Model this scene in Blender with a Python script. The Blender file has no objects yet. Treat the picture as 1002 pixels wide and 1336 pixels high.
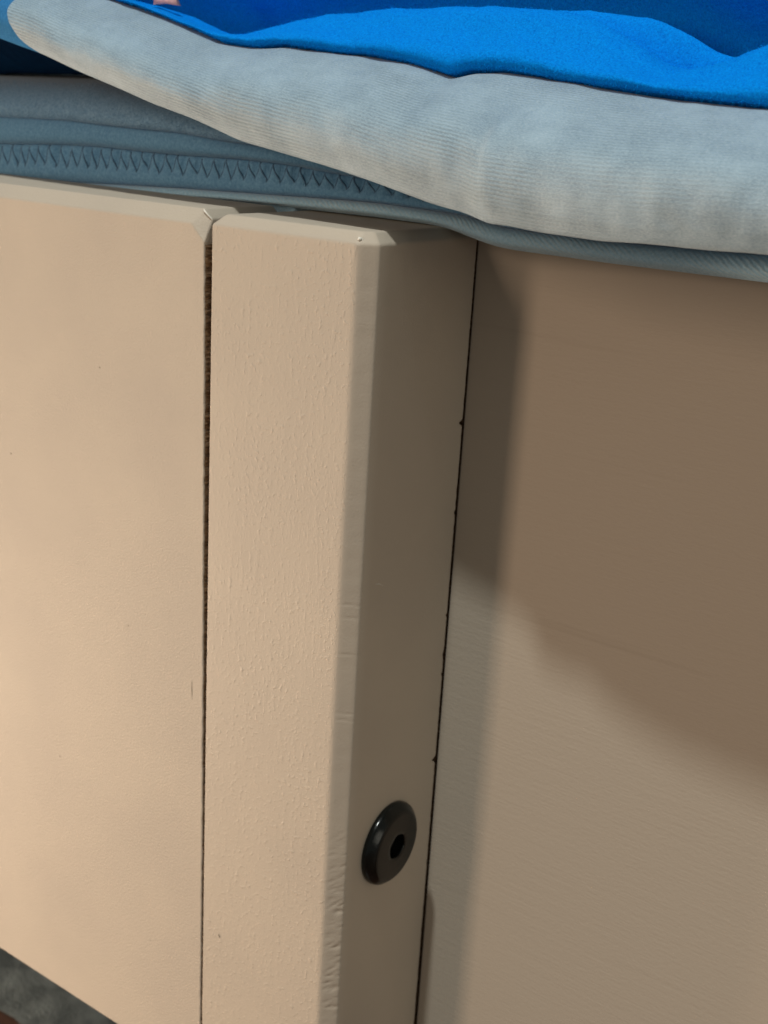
import bpy, bmesh, math, random
from mathutils import Matrix, Vector, noise

# ------------------------------------------------------------------ camera, world, lamps, exposure
S = 0.001                                   # everything below is measured in millimetres
sc = bpy.context.scene
col = sc.collection
cam_d = bpy.data.cameras.new("camera")
cam = bpy.data.objects.new("camera", cam_d); col.objects.link(cam)
R3 = Matrix(((0.81426395, -0.22654241, 0.53446492),
             (0.57760053, 0.22436250, -0.78488158),
             (0.05789507, 0.94780800, 0.31354132)))
CAM = Vector((135.228, -184.585, 23.274))
cam.matrix_world = Matrix.Translation(CAM * S) @ R3.to_4x4()
cam_d.sensor_fit = 'VERTICAL'; cam_d.sensor_height = 24.0
cam_d.lens = 24.0 * 1575.96 / 1336.0
cam_d.clip_start = 0.005; cam_d.clip_end = 50
cam_d.dof.use_dof = True; cam_d.dof.focus_distance = 0.222
cam_d.dof.aperture_fstop = 23.0
sc.camera = cam

world = bpy.data.worlds.new("World"); sc.world = world; world.use_nodes = True
bg = world.node_tree.nodes["Background"]
bg.inputs[0].default_value = (0.98, 1.0, 0.93, 1); bg.inputs[1].default_value = 0.19

def lamp(name, aim, direction, dist, size, power, colour, tall=None):
    """A lamp 'dist' metres up-beam of the point 'aim' (mm), shining along 'direction'."""
    ld = bpy.data.lights.new(name, 'AREA'); ld.shape = 'RECTANGLE' if tall else 'DISK'; ld.size = size
    if tall: ld.size_y = tall
    ld.energy = power; ld.color = colour
    o = bpy.data.objects.new(name, ld); col.objects.link(o)
    d = Vector(direction).normalized()
    o.location = Vector(aim) * S - d * dist
    o.rotation_euler = d.to_track_quat('-Z', 'Y').to_euler()
    return o
lamp("ceiling_lamp", (20, 10, -40), (0.005, 0.365, -0.931), 1.9, 0.085, 27.5, (0.95, 1.0, 0.96))
lamp("tall_lamp", (20, 20, -60), (0.34, 0.87, -0.27), 1.5, 0.17, 7.6, (1.0, 0.755, 0.56), 0.75)
lamp("low_lamp", (-60, 0, -170), (0.87, 0.34, 0.38), 0.66, 0.14, 12.6, (1.0, 0.77, 0.565))
lamp("side_fill_lamp", (0, 20, -80), (-0.90, 0.30, -0.22), 2.0, 0.9, 5.2, (1.0, 0.95, 0.80))  # added fill from the right, lightens the post's side face

vs = sc.view_settings
vs.view_transform = 'Standard'; vs.look = 'None'; vs.exposure = 0.0; vs.gamma = 1.0
vs.use_curve_mapping = False

# ------------------------------------------------------------------ helpers
random.seed(4)
def lerp_table(tab, x):
    if x <= tab[0][0]: return tab[0][1:]
    for a, b in zip(tab, tab[1:]):
        if x <= b[0]:
            t = (x - a[0]) / (b[0] - a[0])
            return tuple(p + (q - p) * t for p, q in zip(a[1:], b[1:]))
    return tab[-1][1:]
def smooth_table(tab, x, w=3.0):
    acc = None; n = 0
    for k in (-1.0, -0.6, -0.2, 0.2, 0.6, 1.0):
        v = lerp_table(tab, x + k * w); n += 1
        acc = v if acc is None else tuple(p + q for p, q in zip(acc, v))
    return tuple(p / n for p in acc)
def nz(x, y, z, s=1.0):
    return noise.noise(Vector((x * s, y * s, z * s)))
def catmull(pts, per):
    out = []
    P = [pts[0]] + list(pts) + [pts[-1]]
    for i in range(1, len(P) - 2):
        p0, p1, p2, p3 = P[i - 1], P[i], P[i + 1], P[i + 2]
        for k in range(per):
            t = k / per
            out.append(tuple(0.5 * ((2 * b) + (-a + c) * t + (2 * a - 5 * b + 4 * c - d) * t * t + (-a + 3 * b - 3 * c + d) * t ** 3)
                             for a, b, c, d in zip(p0, p1, p2, p3)))
    out.append(tuple(pts[-1]))
    return out
def mesh_obj(name, verts, faces, mat, parent=None, uvs=None, smooth=True, weighted=False):
    me = bpy.data.meshes.new(name)
    me.from_pydata([(v[0] * S, v[1] * S, v[2] * S) for v in verts], [], faces)
    me.update()
    if uvs is not None:
        ul = me.uv_layers.new(name="UVMap")
        for l in me.loops: ul.data[l.index].uv = uvs[l.vertex_index]
    me.materials.append(mat)
    o = bpy.data.objects.new(name, me); col.objects.link(o)
    if smooth: me.polygons.foreach_set("use_smooth", [True] * len(me.polygons))
    if weighted:
        m = o.modifiers.new("weighted", 'WEIGHTED_NORMAL'); m.mode = 'FACE_AREA'; m.weight = 80
    if parent is not None:
        o.parent = parent
        o.location = -parent.location if parent.parent is None and parent.type == 'EMPTY' else (0, 0, 0)
    return o
def grid_faces(nu, nv, close_v=False):
    f = []
    for i in range(nu - 1):
        for j in range(nv if close_v else nv - 1):
            a = i * nv + j; b = i * nv + (j + 1) % nv
            f.append((a, b, b + nv, a + nv))
    return f
def thing(name, label, cat, loc=(0, 0, 0)):
    o = bpy.data.objects.new(name, None); col.objects.link(o)
    o.location = Vector(loc) * S; o.empty_display_size = 0.02
    o["label"] = label; o["category"] = cat
    return o

# ------------------------------------------------------------------ materials
class NT:
    def __init__(s, name):
        s.m = bpy.data.materials.new(name); s.m.use_nodes = True
        s.t = s.m.node_tree; s.b = s.t.nodes["Principled BSDF"]
    def n(s, typ, **kw):
        nd = s.t.nodes.new(typ)
        for k, v in kw.items():
            if k.startswith("i_"):
                key = k[2:]
                key = int(key) if key.isdigit() else key.replace("_", " ")
                nd.inputs[key].default_value = v
            else: setattr(nd, k, v)
        return nd
    def l(s, a, b): s.t.links.new(a, b)
    def coords(s, scale, kind="Object"):
        tc = s.n("ShaderNodeTexCoord"); mp = s.n("ShaderNodeMapping")
        mp.inputs["Scale"].default_value = scale
        s.l(tc.outputs[kind], mp.inputs["Vector"]); return mp.outputs[0]
    def noise(s, vec, scale, detail=2, rough=0.5):
        n = s.n("ShaderNodeTexNoise", i_Scale=scale, i_Detail=detail, i_Roughness=rough)
        s.l(vec, n.inputs["Vector"]); return n.outputs["Fac"]
    def math(s, op, a, b=None, clamp=False):
        n = s.n("ShaderNodeMath", operation=op, use_clamp=clamp)
        for i, v in enumerate((a, b)):
            if v is None: continue
            if isinstance(v, (int, float)): n.inputs[i].default_value = v
            else: s.l(v, n.inputs[i])
        return n.outputs[0]
    def rng(s, v, a, b, c=0.0, d=1.0):
        n = s.n("ShaderNodeMapRange"); s.l(v, n.inputs[0])
        for i, k in enumerate((a, b, c, d)): n.inputs[i + 1].default_value = k
        return n.outputs[0]
    def mix(s, fac, c1, c2):
        n = s.n("ShaderNodeMix", data_type='RGBA')
        if isinstance(fac, (int, float)): n.inputs[0].default_value = fac
        else: s.l(fac, n.inputs[0])
        for i, c in ((6, c1), (7, c2)):
            if isinstance(c, tuple): n.inputs[i].default_value = (*c, 1)
            else: s.l(c, n.inputs[i])
        return n.outputs[2]
    def bump(s, height, dist_mm, strength=1.0, prev=None):
        b = s.n("ShaderNodeBump", i_Strength=strength, i_Distance=dist_mm * S)
        s.l(height, b.inputs["Height"])
        if prev is not None: s.l(prev, b.inputs["Normal"])
        return b.outputs[0]
    def done(s, colour=None, rough=0.5, normal=None, **kw):
        if colour is not None:
            if isinstance(colour, tuple): s.b.inputs["Base Color"].default_value = (*colour, 1)
            else: s.l(colour, s.b.inputs["Base Color"])
        if isinstance(rough, (int, float)): s.b.inputs["Roughness"].default_value = rough
        else: s.l(rough, s.b.inputs["Roughness"])
        if normal is not None: s.l(normal, s.b.inputs["Normal"])
        for k, v in kw.items(): s.b.inputs[k.replace("_", " ")].default_value = v
        return s.m

PAINT = (0.425, 0.368, 0.30)
PAINT_B = (0.40, 0.347, 0.286)
def paint_rail():
    t = NT("paint_rail")
    v = t.coords((1000, 1000, 1000))
    fine = t.noise(v, 1.9, 3, 0.6)
    broad = t.noise(v, 0.035, 2)
    vg = t.coords((120, 400, 900)); grain = t.noise(vg, 0.55, 3, 0.6)
    nb = t.bump(fine, 0.20, 0.65); nb = t.bump(grain, 0.05, 0.35, nb)
    c = t.mix(t.rng(broad, 0.35, 0.65), PAINT, PAINT_B)
    return t.done(c, 0.68, nb, Specular_IOR_Level=0.3)
def paint_post():
    t = NT("paint_post")
    v = t.coords((1000, 1000, 850))
    peel = t.noise(v, 1.05, 2, 0.5)
    pk = t.rng(peel, 0.54, 0.78)
    v2 = t.coords((1000, 1000, 1000)); fine = t.noise(v2, 2.2, 2, 0.5)
    # diagonal ripples in the paint on the middle of the face
    tc = t.n("ShaderNodeTexCoord"); mp = t.n("ShaderNodeMapping")
    mp.inputs["Rotation"].default_value = (0, math.radians(-28), 0)
    mp.inputs["Scale"].default_value = (700, 300, 140)
    t.l(tc.outputs["Object"], mp.inputs["Vector"])
    rip = t.rng(t.noise(mp.outputs[0], 0.9, 2, 0.5), 0.52, 0.75)
    sx = t.n("ShaderNodeSeparateXYZ"); t.l(v2, sx.inputs[0])
    face = t.math('MULTIPLY', t.rng(sx.outputs[0], -0.7, 0.2, 1.0, 0.18), t.rng(sx.outputs[2], -0.4, 0.2, 1.0, 0.3))
    face = t.math('MULTIPLY', face, t.rng(t.noise(v2, 0.07, 2, 0.5), 0.36, 0.58, 0.5, 1.0))
    pk = t.math('MULTIPLY', pk, face); rip = t.math('MULTIPLY', rip, face)
    nb = t.bump(pk, 0.17, 0.5); nb = t.bump(fine, 0.08, 0.45, nb); nb = t.bump(rip, 0.07, 0.4, nb)
    broad = t.noise(v2, 0.03, 2)
    c = t.mix(t.rng(broad, 0.35, 0.65), PAINT, PAINT_B)
    return t.done(c, 0.62, nb, Specular_IOR_Level=0.3)
def paint_panel():
    t = NT("paint_panel")
    vg = t.coords((60, 300, 1300)); g = t.noise(vg, 0.7, 4, 0.65)
    vf = t.coords((700, 700, 1200)); f = t.noise(vf, 1.2, 2, 0.5)
    nb = t.bump(g, 0.12, 0.45); nb = t.bump(f, 0.09, 0.5, nb)
    vl = t.coords((9, 50, 260)); ln = t.rng(t.noise(vl, 0.6, 3, 0.6), 0.64, 0.72)
    c = t.mix(t.math('MULTIPLY', ln, 0.16), (0.42, 0.36, 0.292), (0.25, 0.2, 0.15))
    return t.done(c, 0.62, nb, Specular_IOR_Level=0.3)
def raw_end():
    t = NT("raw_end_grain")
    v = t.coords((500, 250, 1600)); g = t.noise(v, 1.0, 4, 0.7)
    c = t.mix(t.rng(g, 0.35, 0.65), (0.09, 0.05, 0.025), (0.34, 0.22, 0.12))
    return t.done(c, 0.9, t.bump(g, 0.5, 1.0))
def black_metal():
    t = NT("black_oxide")
    v = t.coords((1000, 1000, 1000)); n = t.noise(v, 1.6, 3, 0.6)
    return t.done((0.004, 0.0045, 0.004), t.rng(n, 0.3, 0.7, 0.14, 0.26), t.bump(n, 0.03, 0.3), Specular_IOR_Level=0.24)
def binding_cloth():
    t = NT("silver_rib_cloth")
    v = t.coords((1, 1, 1), "UV")
    w = t.n("ShaderNodeTexWave", wave_type='BANDS', bands_direction='Y', wave_profile='SIN')
    w.inputs["Scale"].default_value = 0.314 / 0.72; w.inputs["Distortion"].default_value = 0.7
    w.inputs["Detail"].default_value = 2.0; w.inputs["Detail Scale"].default_value = 0.6
    t.l(v, w.inputs["Vector"])
    vx = t.coords((0.9, 2.6, 1), "UV"); thr = t.noise(vx, 1.9, 3, 0.7)
    big = t.noise(t.coords((0.035, 0.06, 1), "UV"), 1.0, 2, 0.5)
    amp = t.rng(big, 0.36, 0.58, 0.10, 1.0)
    sx = t.n("ShaderNodeSeparateXYZ"); t.l(v, sx.inputs[0])
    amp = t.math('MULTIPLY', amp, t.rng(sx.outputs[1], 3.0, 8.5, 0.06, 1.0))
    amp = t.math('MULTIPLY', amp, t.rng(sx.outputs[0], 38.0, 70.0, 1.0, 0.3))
    h = t.math('MULTIPLY', w.outputs["Fac"], amp)
    nb = t.bump(h, 0.15, 0.5); nb = t.bump(thr, 0.24, 0.65, nb)
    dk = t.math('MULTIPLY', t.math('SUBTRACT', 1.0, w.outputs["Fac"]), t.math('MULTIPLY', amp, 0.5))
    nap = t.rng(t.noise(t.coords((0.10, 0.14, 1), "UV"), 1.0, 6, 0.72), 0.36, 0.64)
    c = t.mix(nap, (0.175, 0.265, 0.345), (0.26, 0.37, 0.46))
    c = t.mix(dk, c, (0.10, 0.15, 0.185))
    c = t.mix(t.rng(thr, 0.42, 0.72, 0, 0.6), c, (0.42, 0.53, 0.60))  # paler flecks paint glints on the threads into the colour
    return t.done(c, t.rng(thr, 0.3, 0.7, 0.40, 0.66), nb, Specular_IOR_Level=0.4, Sheen_Weight=0.15, Sheen_Roughness=0.4)
def fleece(name="blue_fleece", ca=(0.0, 0.14, 0.56), cb=(0.0, 0.28, 0.86)):
    t = NT(name)
    v = t.coords((1000, 1000, 1000))
    a = t.noise(v, 2.6, 4, 0.7); b = t.noise(v, 0.35, 3, 0.6)
    nb = t.bump(b, 0.8, 0.5); nb = t.bump(a, 0.30, 0.8, nb)
    c = t.mix(t.rng(a, 0.3, 0.72), ca, cb)
    return t.done(c, 0.85, nb, Sheen_Weight=0.15, Sheen_Roughness=0.5, Sheen_Tint=(0.0, 0.35, 1.0, 1), Specular_IOR_Level=0.05)
def sheet_cloth(name, twill, ca=(0.080, 0.21, 0.37), cb=(0.165, 0.35, 0.52)):
    t = NT(name)
    v = t.coords((1000, 1000, 1000)); fz = t.noise(v, 1.6, 4, 0.7)
    nb = t.bump(fz, 0.18, 0.6)
    c = t.mix(t.rng(fz, 0.3, 0.7), ca, cb)
    tc = t.n("ShaderNodeTexCoord"); mp = t.n("ShaderNodeMapping")
    if twill:
        mp.inputs["Rotation"].default_value = (0, 0, math.radians(38))
        t.l(tc.outputs["UV"], mp.inputs["Vector"])
        w = t.n("ShaderNodeTexWave", wave_type='BANDS', bands_direction='Y')
        w.inputs["Scale"].default_value = 0.314 / 0.85; w.inputs["Distortion"].default_value = 2.2; w.inputs["Detail"].default_value = 3.0
        w.inputs["Detail Scale"].default_value = 1.5
        t.l(mp.outputs[0], w.inputs["Vector"])
        am = t.rng(t.noise(t.coords((0.05, 0.2, 1), "UV"), 1.0, 2), 0.35, 0.65, 0.15, 1.0)
        hh = t.math('MULTIPLY', w.outputs["Fac"], am)
        nb = t.bump(hh, 0.16, 0.5, nb)
        c = t.mix(t.math('MULTIPLY', hh, 0.55), c, (0.42, 0.52, 0.55))
    else:
        mp.inputs["Scale"].default_value = (2.2, 0.5, 1)
        t.l(tc.outputs["UV"], mp.inputs["Vector"])
        st = t.noise(mp.outputs[0], 1.0, 3, 0.6)
        nb = t.bump(st, 0.35, 0.6, nb)
    return t.done(c, 0.8, nb, Sheen_Weight=0.2, Sheen_Roughness=0.5, Specular_IOR_Level=0.2)
def plain(name, c, r, bump_mm=0.1, scale=1.0):
    t = NT(name); v = t.coords((1000, 1000, 1000)); n = t.noise(v, scale, 3, 0.6)
    cc = t.mix(t.rng(n, 0.3, 0.7), tuple(k * 0.8 for k in c), c)
    return t.done(cc, r, t.bump(n, bump_mm, 0.6))
def rug_mat():
    t = NT("grey_rug"); v = t.coords((1000, 1000, 1000))
    n = t.noise(v, 0.055, 2, 0.5); f = t.noise(v, 0.8, 3, 0.6)
    c = t.mix(t.rng(n, 0.38, 0.62), (0.045, 0.06, 0.066), (0.125, 0.152, 0.16))
    return t.done(c, 0.95, t.bump(f, 1.5, 0.7))
def wood_floor():
    t = NT("wood_floor"); v = t.coords((40, 600, 600)); n = t.noise(v, 0.1, 4, 0.6)
    c = t.mix(t.rng(n, 0.3, 0.7), (0.05, 0.018, 0.008), (0.12, 0.045, 0.02))
    return t.done(c, 0.35, t.bump(n, 0.2, 0.3))

M_RAIL, M_POST, M_PANEL = paint_rail(), paint_post(), paint_panel()
M_RAW, M_BLACK, M_BIND, M_FLEECE = raw_end(), black_metal(), binding_cloth(), fleece()
M_SHEET, M_HEM = sheet_cloth("sheet_cloth", False), sheet_cloth("sheet_hem_cloth", True, (0.22, 0.41, 0.56), (0.36, 0.57, 0.72))  # hem lightened: light from below is put into its colour
M_RIDGE = sheet_cloth("sheet_fuzzy_cloth", False, (0.11, 0.25, 0.41), (0.27, 0.43, 0.58))  # lighter copy of the sheet cloth, the roll's highlight is in its colour
M_THREAD = plain("slate_thread", (0.08, 0.165, 0.27), 0.9)
M_PINK = plain("pink_cloth", (0.75, 0.42, 0.38), 0.85)
M_FLEECE_END = fleece("teal_fleece", (0.02, 0.12, 0.30), (0.045, 0.20, 0.42))
M_UNDERSIDE_SHADE = fleece("navy_underside_shade", (0.004, 0.010, 0.03), (0.008, 0.02, 0.05))  # near-black blue: the shade under the blanket is put into the colour
M_PILE = fleece("blue_pile", (0.0, 0.28, 0.88), (0.0, 0.34, 0.95))
M_RUG, M_WOOD = rug_mat(), wood_floor()
M_SOCK = plain("socket_black", (0.004, 0.004, 0.004), 0.6)

# ------------------------------------------------------------------ setting: floor and rug
FLOOR_Z = -420.0
fl = mesh_obj("floor", [(-1500, -1200, FLOOR_Z), (1200, -1200, FLOOR_Z), (1200, 1800, FLOOR_Z), (-1500, 1800, FLOOR_Z)], [(0, 1, 2, 3)], M_WOOD, smooth=False)
fl["kind"] = "structure"
rv, nxr, nyr = [], 60, 30
for i in range(nxr):
    for j in range(nyr):
        x = -900 + i * 22.0; y = 126 + j * 26.0
        h = 5.0 + 2.2 * nz(x, y, 0, 0.02) if 0 < i < nxr - 1 and 0 < j < nyr - 1 else 0.4
        rv.append((x, y + (4 * nz(x, 7, 3, 0.03) if j == 0 else 0), FLOOR_Z + h))
rug = mesh_obj("rug", rv, [f[::-1] for f in grid_faces(nxr, nyr)], M_RUG)
rug["label"] = "grey mottled rug on the floor under the bed, lower left corner"; rug["category"] = "rug"

# ------------------------------------------------------------------ bed frame
bed = thing("bed_frame", "beige painted wooden bed frame with square corner post and black bolt", "bed frame", (-18, 19, FLOOR_Z))

# --- rail board, left of the post: clipped upper corner, wide chamfer along the top
def rail_end_x(z):                          # the gap to the post narrows downwards
    base = lerp_table([(-230, -37.25), (-152, -37.4), (-105, -37.75), (-62, -38.2), (-30, -38.45), (-7, -38.8), (5, -38.85)], z)[0]
    return base + 0.10 * nz(z, 3, 1, 0.45) + 0.08 * nz(z, 9, 1, 1.6)
XL, ZB, TH = -420.0, -215.6, 24.4
def rail_board():
    V, F = [], []
    def a(*p): V.append(p); return len(V) - 1
    zs = [-3.9 - k * (ZB * -1 - 3.9) / 200 for k in range(201)]
    r = 0.22
    # columns of the right end: front-inner, front edge rounded, end, back
    rows = []
    for z in zs:
        xe = rail_end_x(z)
        rows.append([a(xe - 1.2, 0, z), a(xe - r, 0, z), a(xe - 0.07, 0.07, z), a(xe, r, z), a(xe, 6, z), a(xe, TH, z), a(xe - 1.2, TH, z)])
    for p, q in zip(rows, rows[1:]):
        for i in range(6): F.append((p[i], q[i], q[i + 1], p[i + 1]))
    n0 = rows[0]; nb = rows[-1]
    xe0 = rail_end_x(zs[0])
    # front face
    fl_t = a(XL, 0, -0.45); fl_b = a(XL, 0, ZB); c1 = a(-42.4, 0, -0.45)
    left_col = [rw[0] for rw in rows]
    F.append(tuple([c1, fl_t, fl_b] + left_col[::-1]))
    F.append((c1, n0[0], n0[1]))
    # chamfer band (offset 2.9 back)
    t_l = a(XL, 2.9, 2.45); t_c = a(-41.4, 2.9, 2.45); d_c = a(-39.2, 2.9, 0.55)
    F.append((fl_t, c1, t_c, t_l))
    F.append((c1, n0[1], n0[2], n0[3], d_c, t_c))
    # end face top bit, top, clipped corner running back
    tb_l = a(XL, TH, 2.45); tb_c = a(-41.4, TH, 2.45); db = a(-39.2, TH, 0.55)
    F.append((t_l, t_c, tb_c, tb_l))
    F.append((t_c, d_c, db, tb_c))
    F.append((d_c, n0[3], n0[4], n0[5], db))
    # back, bottom, far end
    bl_t, bl_b = tb_l, a(XL, TH, ZB)
    F.append(tuple([tb_c, db, n0[5], n0[6]] + [rw[6] for rw in rows[1:]] + [bl_b, bl_t]))
    F.append((fl_b, bl_b, nb[6], nb[5], nb[4], nb[3], nb[2], nb[1], nb[0]))
    F.append((fl_t, t_l, tb_l, bl_b, fl_b))
    me = bpy.data.meshes.new("rail_board"); me.from_pydata([tuple(c * S for c in v) for v in V], [], F)
    bm = bmesh.new(); bm.from_mesh(me); bmesh.ops.recalc_face_normals(bm, faces=bm.faces)
    # ease the painted edges
    eds = [e for e in bm.edges if len(e.link_faces) == 2 and e.calc_face_angle(0) > math.radians(18) and e.calc_length() > 1.2 * S and max(v.co.z for v in e.verts) > -4.5 * S]
    bmesh.ops.bevel(bm, geom=eds, offset=0.28 * S, segments=2, affect='EDGES', profile=0.5)
    bm.to_mesh(me); bm.free()
    me.materials.append(M_RAIL)
    o = bpy.data.objects.new("rail_board", me); col.objects.link(o)
    o.parent = bed; o.location = -bed.location
    return o
rail = rail_board()
# raw, unpainted saw cut on its end: thin rough skin facing the post
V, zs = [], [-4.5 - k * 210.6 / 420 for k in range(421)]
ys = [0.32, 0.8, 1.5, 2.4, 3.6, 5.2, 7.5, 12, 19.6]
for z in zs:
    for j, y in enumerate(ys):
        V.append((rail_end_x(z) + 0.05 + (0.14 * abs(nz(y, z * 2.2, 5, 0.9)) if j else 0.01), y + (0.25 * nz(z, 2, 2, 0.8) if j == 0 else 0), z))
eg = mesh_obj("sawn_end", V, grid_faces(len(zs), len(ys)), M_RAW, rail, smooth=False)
eg["label"] = "dark raw sawn end of the board inside the narrow gap"

# --- corner post
PX0, PX1, PY1 = -36.75, 3.3, 37.7
def post():
    r = 0.35
    def ring(z, inset, k):
        x0, x1, y0, y1 = PX0 + inset, PX1 - inset, inset, PY1 - inset
        pts = []
        jl = 0.05 * nz(z, 1, 4, 0.5)
        for t in (0, 0.35, 0.7, 1):         # front-left edge, eased
            an = math.pi + t * math.pi / 2
            pts.append((x0 + r + jl + r * math.cos(an), y0 + r + r * math.sin(an)))
        pts.append((x0 + 6, y0)); pts.append((-8, y0)); pts.append((-1.2 - inset * 0.4, y0))
        n = 9                               # wide chamfer, slightly worn, with torn grain low down
        ax, ay, bx, by = 0.0 - inset * 0.41, y0, x1, 3.0 + inset * 0.41
        tear = max(0.0, min(1.0, (-z - 124) / 10)) * max(0.0, min(1.0, (192 + z) / 25)) if z > -230 else 0
        for i in range(n):
            t = i / (n - 1)
            rnd = 0.16 * (math.exp(-(t / 0.09) ** 2) + math.exp(-((1 - t) / 0.09) ** 2))
            d = rnd
            if inset < 0.1 and 0 < i < n - 1:
                g = nz(t * 2.0, z * 1.0 - t * 2.2, 8, 1.15)
                d += tear * 0.42 * max(0, g - 0.05) * (0.35 + t)
                d += 0.04 * nz(t * 3, z, 2, 0.35)
                for zz, s in ((-72.6, 1.0), (-75.5, 0.6), (-83.8, 1.0), (-97.5, .8), (-99.0, .8)):
                    d += 0.10 * s * math.exp(-((z - zz + 0.5 * t) / 0.16) ** 2)
            pts.append((ax + (bx - ax) * t - d * 0.67, ay + (by - ay) * t + d * 0.74))
        pts.append((x1, 6)); pts.append((x1, 18)); pts.append((x1, y1 - 2.2))
        nick = 0.16 * abs(nz(z, 5, 6, 0.35)) + 0.05 * nz(z, 2, 6, 1.7)
        for zz, s, w in ((-40.2, .9, .5), (-123.6, 1.0, .55), (-86, .35, .35), (-101, .3, .4), (-61, .25, .5), (-96, .3, .8)):
            nick += s * math.exp(-((z - zz) / w) ** 2)
        rr = 0.30
        for t in (0, 0.5, 1):
            an = t * math.pi / 2
            pts.append((x1 - rr + rr * math.cos(an) - nick * 0.35, y1 - rr - nick + rr * math.sin(an)))
        pts.append((x1 - 3, y1)); pts.append((x0 + r, y1)); pts.append((x0, y1 - r)); pts.append((x0, y0 + 6))
        return [(x, y, z) for x, y in pts]
    levels = []
    z = FLOOR_Z
    while z < -215: levels.append((z, 0)); z += 20
    z = -215
    while z < -0.75: levels.append((z, 0)); z += 0.33
    levels += [(-0.55, 0), (-0.3, 0.03), (-0.05, 0.14), (0.2, 0.34), (1.55, 1.65), (1.78, 1.9), (1.93, 2.2), (2.0, 2.6)]
    V, F = [], []
    rows = [ring(z, i, k) for k, (z, i) in enumerate(levels)]
    n = len(rows[0])
    for rw in rows: V += rw
    for i in range(len(rows) - 1):
        for j in range(n):
            a, b = i * n + j, i * n + (j + 1) % n
            F.append((a, b, b + n, a + n))
    F.append(tuple(range((len(rows) - 1) * n, len(rows) * n)))
    F.append(tuple(range(n))[::-1])
    return mesh_obj("corner_post", V, F, M_POST, bed, weighted=True)
post_o = post()

# --- side panel, set back behind the post
def panel():
    bm = bmesh.new()
    x0, x1, y0, y1, z0, z1 = 3.40, 420.0, 38.2, 56.2, ZB, 2.2
    bmesh.ops.create_cube(bm, size=1)
    for v in bm.verts:
        v.co = Vector((((3.55 if v.co.z < 0 else 3.0) if v.co.x < 0 else x1), (y0 if v.co.y < 0 else y1), (z0 if v.co.z < 0 else z1))) * S
    bmesh.ops.bevel(bm, geom=list(bm.edges), offset=0.35 * S, segments=3, affect='EDGES')
    me = bpy.data.meshes.new("side_panel"); bm.to_mesh(me); bm.free()
    me.materials.append(M_PANEL)
    o = bpy.data.objects.new("side_panel", me); col.objects.link(o); o.parent = bed; o.location = -bed.location
    return o
panel()

seam_block = [(x, y, z) for x in (-36.0, 2.6) for y in (39.0, 56.0) for z in (ZB, -1.0)]  # unseen block added behind the post to keep the seam dark
mesh_obj("seam_blocker", seam_block, [(0, 1, 3, 2), (4, 6, 7, 5), (0, 4, 5, 1), (2, 3, 7, 6), (0, 2, 6, 4), (1, 5, 7, 3)], M_RAW, bed, smooth=False)

# --- furniture bolt: domed rim, flat face, hexagon socket
def bolt():
    cx, cy, cz = PX1, 18.4, -136.9
    N = 72
    prof = [(9.4, -0.4), (9.75, 0.0), (9.95, 0.35), (10.0, 0.8), (9.9, 1.3), (9.65, 1.75), (8.75, 2.65), (8.4, 2.92), (8.0, 3.08), (7.5, 3.14), (5.5, 3.16), (4.0, 3.17)]
    def hexr(a, R):
        a = (a + math.radians(20)) % (math.pi / 3) - math.pi / 6
        return R * (0.5 + 0.5 * math.cos(math.pi / 6) / math.cos(a))
    V, F = [], []
    rows = [[(r, h) for _ in range(N)] for r, h in prof]
    for R, h in ((3.25, 3.16), (3.1, 3.08), (3.0, 2.85), (2.98, 0.4)):
        rows.append([(hexr(2 * math.pi * k / N, R), h) for k in range(N)])
    for rw in rows:
        for k, (r, h) in enumerate(rw):
            an = 2 * math.pi * k / N
            V.append((cx + h, cy + r * math.cos(an), cz + r * math.sin(an)))
    for i in range(len(rows) - 1):
        for j in range(N):
            a, b = i * N + j, i * N + (j + 1) % N
            F.append((a, b, b + N, a + N))
    o = mesh_obj("bolt", V, F, M_BLACK, bed, weighted=True)
    V2 = [(cx + 0.5, cy, cz)] + [(cx + 0.5, cy + 3.05 * math.cos(2 * math.pi * k / 6 + .35), cz + 3.05 * math.sin(2 * math.pi * k / 6 + .35)) for k in range(6)]
    mesh_obj("hex_socket", V2, [(0, 1 + k, 1 + (k + 1) % 6) for k in range(6)], M_SOCK, o, smooth=False)
    o["label"] = "black round bolt head with hexagon socket"
bolt()

# ------------------------------------------------------------------ fitted sheet over the mattress
sheet = thing("fitted_sheet", "slate blue fitted sheet with gathered elastic edge tucked behind the rail", "fitted sheet", (-30, 40, 2))
T_HB = [(-170, -4), (-135, -3.0), (-90, 0.2), (-59, 1.9), (-36, 2.15), (-16, 2.25), (-4, 2.15), (1.5, 1.9), (6, 0.9), (10.3, -0.1), (15.7, -0.9), (40, -1.1), (69, -1.0), (130, -1.2)]
T_HT = [(-170, 0), (-135, 0.9), (-90, 2.9), (-71, 3.7), (-59, 4.0), (-34, 4.8), (-16, 5.2), (-1, 4.9), (7.8, 4.4), (15.3, 3.1), (39.7, 3.0), (68.5, 3.9), (130, 4.4)]
T_ST = [(-170, 9.6), (-134.7, 10.0), (-116, 11.1), (-100, 11.5), (-79, 11.3), (-52, 11.7), (-37, 11.3), (-25, 10.4), (0, 9.6), (130, 9.0)]
T_FO = [(-170, 16.4), (-134, 16.6), (-108, 17.0), (-97, 16.6), (-71, 16.2), (-59, 15.3), (-20, 13.6), (130, 13)]
T_RT = [(-170, 25.0), (-134, 25.3), (-108, 25.7), (-97, 24.8), (-71, 23), (-50, 20.5), (130, 18)]
XS = [-230 + 0.7 * k for k in range(int(365 / 0.7))]
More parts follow.
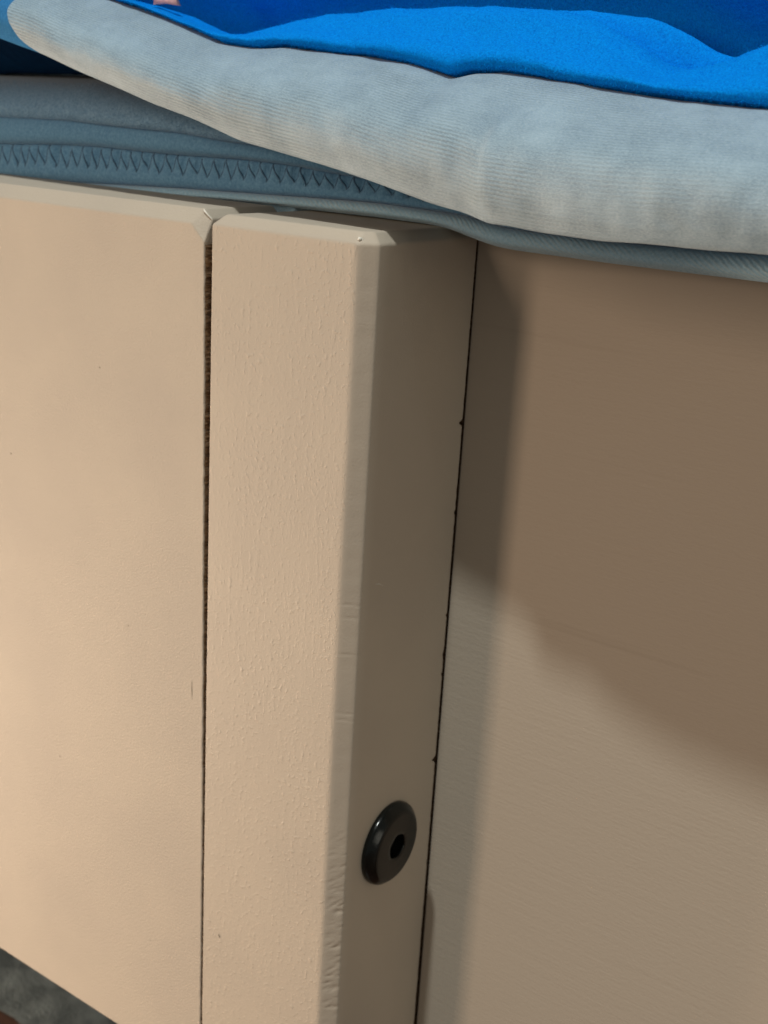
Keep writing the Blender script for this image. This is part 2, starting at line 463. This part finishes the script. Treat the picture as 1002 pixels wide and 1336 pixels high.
def strip(name, mat, prof_fn, per, xs=XS):
    V, U = [], []
    for x in xs:
        pr = catmull(prof_fn(x), per)
        s = 0; last = None
        for (y, z) in pr:
            if last: s += math.hypot(y - last[0], z - last[1])
            last = (y, z)
            V.append((x, y, z)); U.append((x, s))
    return mesh_obj(name, V, [f[::-1] for f in grid_faces(len(xs), len(pr))], mat, sheet, uvs=U)
def p_hem(x):
    zb, zt = smooth_table(T_HB, x)[0], smooth_table(T_HT, x)[0]
    h = zt - zb; w = 0.25 * nz(x, 0, 0, 0.12)
    y = 25.0 + w
    if x < -38.2: first = [(y + 30, zb - 60), (y + 4.5, zb - 14), (y + 3.0, zb - 0.4)]
    else: first = [(y + 12, zb + 0.8), (y + 9, zb + 0.5), (y + 3.2, zb + 0.02)]
    return first + [ (y + 1.2, zb + 0.16 * h), (y + 0.1, zb + 0.36 * h), (y, zb + 0.62 * h), (y + 0.9, zb + 0.9 * h), (y + 3.0, zt), (y + 6, zt - 0.2)]
strip("hem", M_HEM, p_hem, 5)
PITCH = 3.7
def warp(x): return x + 2.2 * nz(x, 4, 4, 0.07) + 0.5 * nz(x, 2, 9, 0.25)
def tooth(x):
    return (0.5 + 0.5 * math.cos(2 * math.pi * warp(x) / PITCH)) ** 1.6
def p_gather(x):
    zt, zs_ = smooth_table(T_HT, x)[0], smooth_table(T_ST, x)[0]
    h = zs_ - zt; k = tooth(x); m = 0.9 + 0.8 * nz(x, 8, 8, 0.2); w = 0.5 * nz(x, 3, 0, 0.06)
    y = 25.9 + w
    return [(y + 4, zt - 0.5), (y + 1.2, zt + 0.2), (y + 0.1, zt + 0.16 * h), (y - 0.1 + 0.2 * k, zt + 0.34 * h),
            (y + 0.1 + 0.8 * k * m, zt + 0.5 * h), (y + 0.4 + 1.25 * k * m, zt + (0.68 + 0.05 * m) * h), (y + 0.9 + 1.0 * k * m, zt + 0.9 * h), (y + 2.3, zs_), (y + 5, zs_ + 0.2)]
strip("gathered_band", M_SHEET, p_gather, 4)
def p_roll(x):
    zs_, zf = smooth_table(T_ST, x)[0], smooth_table(T_FO, x)[0]
    h = zf - zs_; w = 0.5 * nz(x, 6, 0, 0.06); y = 24.9 + w; q = 0.25 * nz(x, 8, 2, 0.5)
    return [(y + 5, zs_ - 0.4), (y + 2.2, zs_ - 0.25), (y + 0.5, zs_ + 0.15 * h), (y + q * .5, zs_ + 0.45 * h), (y + 0.4 + q, zs_ + 0.75 * h), (y + 1.5, zf - 0.1), (y + 5, zf + 0.3)]
strip("lower_roll", M_SHEET, p_roll, 4)
def p_ridge(x):
    zf, zr = smooth_table(T_FO, x)[0], smooth_table(T_RT, x)[0]
    h = zr - zf; w = 0.7 * nz(x, 9, 0, 0.05); y = 24.6 + w; q = 0.2 * nz(x, 1, 2, 0.6)
    return [(y + 5, zf - 0.2), (y + 1.4, zf - 0.1), (y + 0.1 + q, zf + 0.14 * h), (y + 0.3 + q, zf + 0.34 * h), (y + 2.4, zf + 0.62 * h), (y + 7, zf + 0.88 * h), (y + 16, zr + 0.6), (y + 40, zr + 3), (y + 120, zr + 8)]
strip("upper_roll", M_RIDGE, p_ridge, 4)
# zigzag thread along the gathered edge
def thread():
    path = []
    k = math.floor(-150 / PITCH)
    def unwarp(t):
        x = t
        for _ in range(8): x = t - (warp(x) - x)
        return x
    while k * PITCH < 0:
        for fx, fr in ((0.0, 0.40), (0.28, 0.93)):
            x = unwarp((k + fx) * PITCH) + random.uniform(-0.25, 0.25)
            zt, zs_ = smooth_table(T_HT, x)[0], smooth_table(T_ST, x)[0]
            path.append((x, 0, zt + (fr + random.uniform(-0.05, 0.05)) * (zs_ - zt)))
        k += 1
    pts = []
    for a, b in zip(path, path[1:]):
        for k in range(6):
            t = k / 6
            x = a[0] + (b[0] - a[0]) * t; z = a[2] + (b[2] - a[2]) * t
            pr = catmull(p_gather(x), 4)
            y = min(pr, key=lambda p: abs(p[1] - z))[0]
            pts.append((x, y + 0.02, z))
    V, N = [], 6
    for i, p in enumerate(pts):
        d = Vector(pts[min(i + 1, len(pts) - 1)]) - Vector(pts[max(i - 1, 0)]); d.normalize()
        s = d.cross(Vector((0, 1, 0))).normalized(); u = s.cross(d)
        rad = 0.20 + 0.04 * math.sin(i * 1.9)
        for k in range(N):
            an = 2 * math.pi * k / N
            V.append(tuple(Vector(p) + s * rad * math.cos(an) + u * rad * math.sin(an)))
    o = mesh_obj("zigzag_stitch", V, grid_faces(len(pts), N, True), M_THREAD, sheet)
    o["label"] = "dark zigzag stitching along the gathered edge"
thread()

# ------------------------------------------------------------------ blanket
blanket = thing("blanket", "thick blue fleece blanket with silver grey ribbed border hanging over the bed corner", "blanket", (-10, 30, 12))
LOW = [(-230, 6, 58), (-142.8, 6.0, 41.5), (-125.6, 6.2, 37.7), (-109.3, 6.5, 34.0), (-95.2, 6.7, 31.0), (-84.1, 7.0, 27.8), (-71.6, 6.5, 24.9), (-59.5, 6.0, 21.9), (-48.6, 6.2, 19.6), (-41.9, 6.5, 17.7), (-35.8, 6.6, 16.0), (-22.4, 6.9, 14.0), (-10.6, 5.9, 12.3), (-2.2, 5.1, 10.9), (12.6, 3.9, 8.1), (20.7, 3.6, 7.0), (25.6, 3.4, 5.6), (36.5, 1.3, 5.4), (49.2, -1.8, 5.5), (61.4, -3.0, 6.0), (77.5, -3.2, 6.4), (130, -3.2, 7.0)]
TOP = [(-230, 19, 84), (-150, 19, 66), (-124.2, 19.2, 56.4), (-109.9, 19.5, 49.5), (-98.1, 19.7, 46.7), (-87.7, 19.9, 43.8), (-76.5, 19.7, 41.6), (-61.2, 19.1, 37.7), (-52.0, 19.3, 35.0), (-43.1, 19.7, 34.3), (-35.7, 20.0, 34.7), (-20.6, 20.4, 33.6), (-15.5, 20.1, 33.5), (-3.5, 19.2, 32.2), (6.7, 18.5, 30.1), (11.5, 18.2, 31.3), (16.4, 18.2, 31.5), (27.8, 17.6, 30.2), (47.4, 13.8, 28.5), (61.3, 12.6, 27.4), (68.9, 12.6, 27.1), (130, 12.8, 24.0)]
CREST = [(-230, 30, 88), (-150, 30, 70), (-110.3, 30.4, 51.7), (-97.4, 30.7, 45.7), (-81.1, 30.9, 43.2), (-69.8, 30.5, 40.8), (-60.1, 30.0, 37.7), (-53.5, 30.2, 37.0), (-39.1, 30.9, 40.8), (-29.3, 31.3, 42.3), (-15.6, 31.1, 43.2), (6.9, 29.5, 43.6), (17.0, 29.2, 43.1), (28.9, 28.4, 41.7), (36.3, 27.2, 38.5), (43.5, 25.7, 35.5), (48.3, 24.6, 33.0), (52.6, 24.1, 33.1), (56.5, 23.8, 34.4), (63.6, 23.5, 37.4), (72.6, 23.7, 40.8), (130, 24, 48)]
SEC = [(-230, 40, 80), (-150, 40, 62), (-90, 40, 42), (-60, 40, 36), (-30, 40, 41), (-6.3, 39.4, 43.6), (12.0, 38.2, 44.0), (24.6, 38.1, 43.6), (36.9, 36.1, 42.3), (42.4, 34.9, 40.4), (52.3, 33.1, 36.2), (55.7, 32.9, 36.0), (60.8, 32.6, 35.5), (130, 33, 40)]
def border_profile(x):
    ly, lz = smooth_table(LOW, x, 2.0); ty, tz = smooth_table(TOP, x, 1.2)
    dy, dz = ty - ly, tz - lz
    rt = smooth_table(T_RT, x)[0]
    pts = [(75 - ly, rt + 6.5 - lz), (45 - ly, rt + 3.2 - lz), (17, min(8, max(2.4, rt + 3 - lz))), (9, 2.6), (4.2, 0.9), (1.4, 0.05), (-0.7, 0.7), (-2.3, 0.16 * dz), (-3.2, 0.36 * dz), (-1.6, 0.58 * dz), (dy * 0.3, 0.8 * dz), (dy * 0.75, 0.965 * dz), (dy + 1.2, dz + 0.15), (dy + 5, dz + 0.2)]
    return [(ly + a, lz + b) for a, b in pts]
PER = 6
NP = 13 * PER + 1
def border_pt(x, j, prof):
    y, z = prof[j]
    v = (j - 2 * PER) / (11 * PER)
    xc = 27.6 - 2.5 * v + 0.5 * math.sin(v * 9)
    e = math.exp(-((v - 0.48) / 0.24) ** 2)
    d = -2.5 / (1 + math.exp(max(-30, min(30, (xc - x) / 0.6)))) * math.exp(-max(0.0, x - xc) / 11) * e + 0.7 * math.exp(-((x - xc + 4.5) / 3.2) ** 2) * e
    d += 1.0 * nz(x, v * 22, 1, 0.05) + 0.75 * nz(x, v * 30, 6, 0.13) + 0.22 * nz(x, v * 34, 9, 0.34)
    return (x, y + d * 0.9, z - d * 0.25)
def x_edge(j):                              # where the grey border's rounded end begins
    v = (j - 2 * PER) / (11 * PER)
    return lerp_table([(0, -92), (0.27, -94.5), (0.36, -96.5), (0.45, -99.6), (0.53, -101.8), (0.6, -103.0), (0.7, -103.4), (0.8, -102), (1, -98)], v)[0]
def border_part(name, mat, xfun, n, j0=0, j1=None):
    cache, V, U = {}, [], []
    js = range(j0, j1 or NP)
    for i in range(n):
        for j in js:
            x = xfun(i / (n - 1), j)
            key = round(x, 3)
            if key not in cache:
                pr = catmull(border_profile(x), PER); s = [0]
                for a, b in zip(pr, pr[1:]): s.append(s[-1] + math.hypot(b[0] - a[0], b[1] - a[1]))
                cache[key] = (pr, s)
            pr, s = cache[key]
            V.append(border_pt(x, j, pr)); U.append((x, s[j] - s[JL]))
    return mesh_obj(name, V, [f[::-1] for f in grid_faces(n, len(js))], mat, blanket, uvs=U)
JL = 3 * PER + 3
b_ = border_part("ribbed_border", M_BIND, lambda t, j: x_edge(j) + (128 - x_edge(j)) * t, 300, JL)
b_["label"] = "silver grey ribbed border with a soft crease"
e_ = border_part("fleece_end", M_FLEECE_END, lambda t, j: -225 + (x_edge(j) + 225) * t, 90, JL)
border_part("shaded_underside", M_UNDERSIDE_SHADE, lambda t, j: -225 + (128 + 225) * t, 350, 0, JL + 1)  # blanket underside, its shade painted in
# blue fleece lying over the border: lip, rounded front, crest, second fold, shaded valley, overhang above the view added to shade it
def p_fleece(x):
    ty, tz = smooth_table(TOP, x, 1.2); ky, kz = smooth_table(CREST, x, 2.2); sy, sz = smooth_table(SEC, x, 2.5)
    tz += 0.2
    dy, dz = ky - ty, kz - tz
    return [(ty + 5, tz - 1.2), (ty + 1.2, tz - 0.1), (ty - 1.3, tz + 0.55), (ty - 1.7, tz + 0.16 * dz + 1.0), (ty + 0.28 * dy, tz + 0.5 * dz + 0.8), (ty + 0.62 * dy, tz + 0.84 * dz + 0.3), (ky, kz),
            (ky + 3.2, kz - 1.6), ((ky + sy) / 2 + 1.5, min(kz, sz) - 2.2), (sy, sz), (sy + 3, sz - 1.5), (sy + 7, sz - 7), (sy + 11, sz - 4), (sy + 9, sz + 5), (sy - 1, sz + 15), (sy - 9, sz + 26), (sy - 6, sz + 42), (sy + 30, sz + 55), (sy + 90, sz + 58)]
V, xs = [], [-225 + 0.8 * k for k in range(int(355 / 0.8))]
for x in xs:
    pr = catmull(p_fleece(x), 5)
    for j, (y, z) in enumerate(pr):
        d = 0.7 * nz(x, j, 3, 0.09) + 0.35 * nz(x + j, j * 0.9, 11, 0.16) + 0.25 * nz(x, j * 0.6, 5, 0.35) + 0.10 * nz(x, j, 7, 1.1)
        V.append((x, y - d * 0.7, z + d * 0.5))
FV, FN = V, len(pr)
mesh_obj("fleece_top", V, [f[::-1] for f in grid_faces(len(xs), len(pr))], M_FLEECE, blanket)
# small pink corner of print peeping out at the very top
pk = [(-76.2, 23.0, 46.5), (-76.0, 22.2, 43.0), (-72.6, 22.1, 43.3), (-68.6, 22.4, 42.9), (-71.2, 23.0, 46.0), (-73.6, 22.3, 44.6)]
pv = pk + [(x, y + 1.0, z) for x, y, z in pk]
pf = [(5, i, (i + 1) % 5) for i in range(5)] + [(11, 6 + (i + 1) % 5, 6 + i) for i in range(5)] + [(i, 6 + i, 6 + (i + 1) % 5, (i + 1) % 5) for i in range(5)]
p_ = mesh_obj("pink_patch", pv, pf, M_PINK, blanket)
p_["label"] = "tiny pink patch at the upper edge of the fleece"

# ------------------------------------------------------------------ small marks: paint beads on the corners, two fine scratches
t_ = NT("paint_bead"); M_BEAD = t_.done((0.66, 0.63, 0.56), 0.3, None)  # paler than the paint, the corner highlights are put into the colour
M_SCR = plain("scratch_dark", (0.13, 0.11, 0.07), 0.8); M_SCL = plain("scratch_light", (0.55, 0.52, 0.46), 0.5)
def bead(path, radii, mat, parent, name):
    V, N = [], 8
    for i, p in enumerate(path):
        d = (Vector(path[min(i + 1, len(path) - 1)]) - Vector(path[max(i - 1, 0)])).normalized()
        a = d.cross(Vector((0.3, 1, 0.2))).normalized(); b = d.cross(a)
        for k in range(N):
            an = 2 * math.pi * k / N
            V.append(tuple(Vector(p) + (a * math.cos(an) + b * math.sin(an)) * radii[i]))
    return mesh_obj(name, V, grid_faces(len(path), N, True), mat, parent)
bead([(-41.5, 2.6, 2.45), (-41.0, 2.3, 2.0), (-40.2, 2.4, 1.3), (-39.5, 2.6, 0.7), (-39.2, 2.8, 0.2)], [0.02, 0.22, 0.16, 0.20, 0.02], M_BEAD, rail, "paint_bead")
bead([(-0.55, 0.55, 0.5), (-0.35, 0.75, 0.6), (-0.1, 0.95, 0.62), (0.15, 1.15, 0.5)], [0.05, 0.48, 0.42, 0.05], M_BEAD, post_o, "paint_bead")
bead([(-41.2, 0.0, -103.5), (-41.15, 0.0, -106.0), (-41.0, 0.0, -108.6)], [0.02, 0.08, 0.02], M_SCR, rail, "scratch")
bead([(3.3, 10.6, -70.8), (3.3, 9.0, -69.9), (3.3, 7.6, -69.6)][::-1], [0.02, 0.07, 0.02], M_SCL, post_o, "scratch")
for x, z, r in ((-103.0, -62.0, 0.16), (-88.0, -141.0, 0.12), (-70.5, -35.0, 0.10), (-55.0, -182.0, 0.13), (-62.0, -96.0, 0.09)):
    bead([(x - 0.2, 0.0, z), (x, 0.0, z - 0.1), (x + 0.15, 0.0, z - 0.3)], [0.02, r, 0.02], M_SCR, rail, "speck")
bead([(-31.6, 0.0, -168.5), (-31.3, 0.0, -169.2), (-31.2, 0.0, -169.8)], [0.02, 0.13, 0.02], M_SCR, post_o, "speck")

# ------------------------------------------------------------------ fuzz: short pile standing off the fleece and the sheet's upper roll
def pile(name, mat, parent, sample, count, length, width):
    V, F = [], []
    for _ in range(count):
        p, nrm = sample()
        d = (nrm + Vector((random.gauss(0, 0.6), random.gauss(0, 0.6), random.gauss(0, 0.6)))).normalized()
        s_ = d.cross(Vector((random.gauss(0, 1), random.gauss(0, 1), random.gauss(0, 1)))).normalized() * width
        L = length * random.uniform(0.4, 1.2)
        k = len(V)
        bend = Vector((random.gauss(0, 0.3), random.gauss(0, 0.3), random.gauss(0, 0.3) - 0.15)) * L
        V += [tuple(p - s_), tuple(p + s_), tuple(p + d * L * 0.55 + s_ * 0.7), tuple(p + d * L * 0.55 - s_ * 0.7), tuple(p + d * L + bend)]
        F += [(k, k + 1, k + 2, k + 3), (k + 3, k + 2, k + 4)]
    o = mesh_obj(name, V, F, mat, parent); o["kind"] = "stuff"; return o
NXF = len(FV) // FN
def s_fleece():
    i = random.randint(130, NXF - 55); j = random.randint(6, 50)
    a, b, c = Vector(FV[i * FN + j]), Vector(FV[(i + 1) * FN + j]), Vector(FV[i * FN + j + 1])
    u, v = random.random(), random.random()
    n = (c - a).cross(b - a).normalized()
    return a + (b - a) * u + (c - a) * v, (-n if n.y > 0 and j < 30 else n)
pile("pile", M_PILE, blanket, s_fleece, 20000, 0.5, 0.03)
def s_ridge():
    x = random.uniform(-150, -30); pr = catmull(p_ridge(x), 4); j = random.randint(5, 22)
    (y0, z0), (y1, z1) = pr[j], pr[j + 1]; u = random.random()
    return Vector((x, y0 + (y1 - y0) * u, z0 + (z1 - z0) * u)), Vector((0, -(z1 - z0), y1 - y0)).normalized()
pile("pile", M_RIDGE, sheet, s_ridge, 9000, 0.8, 0.025)
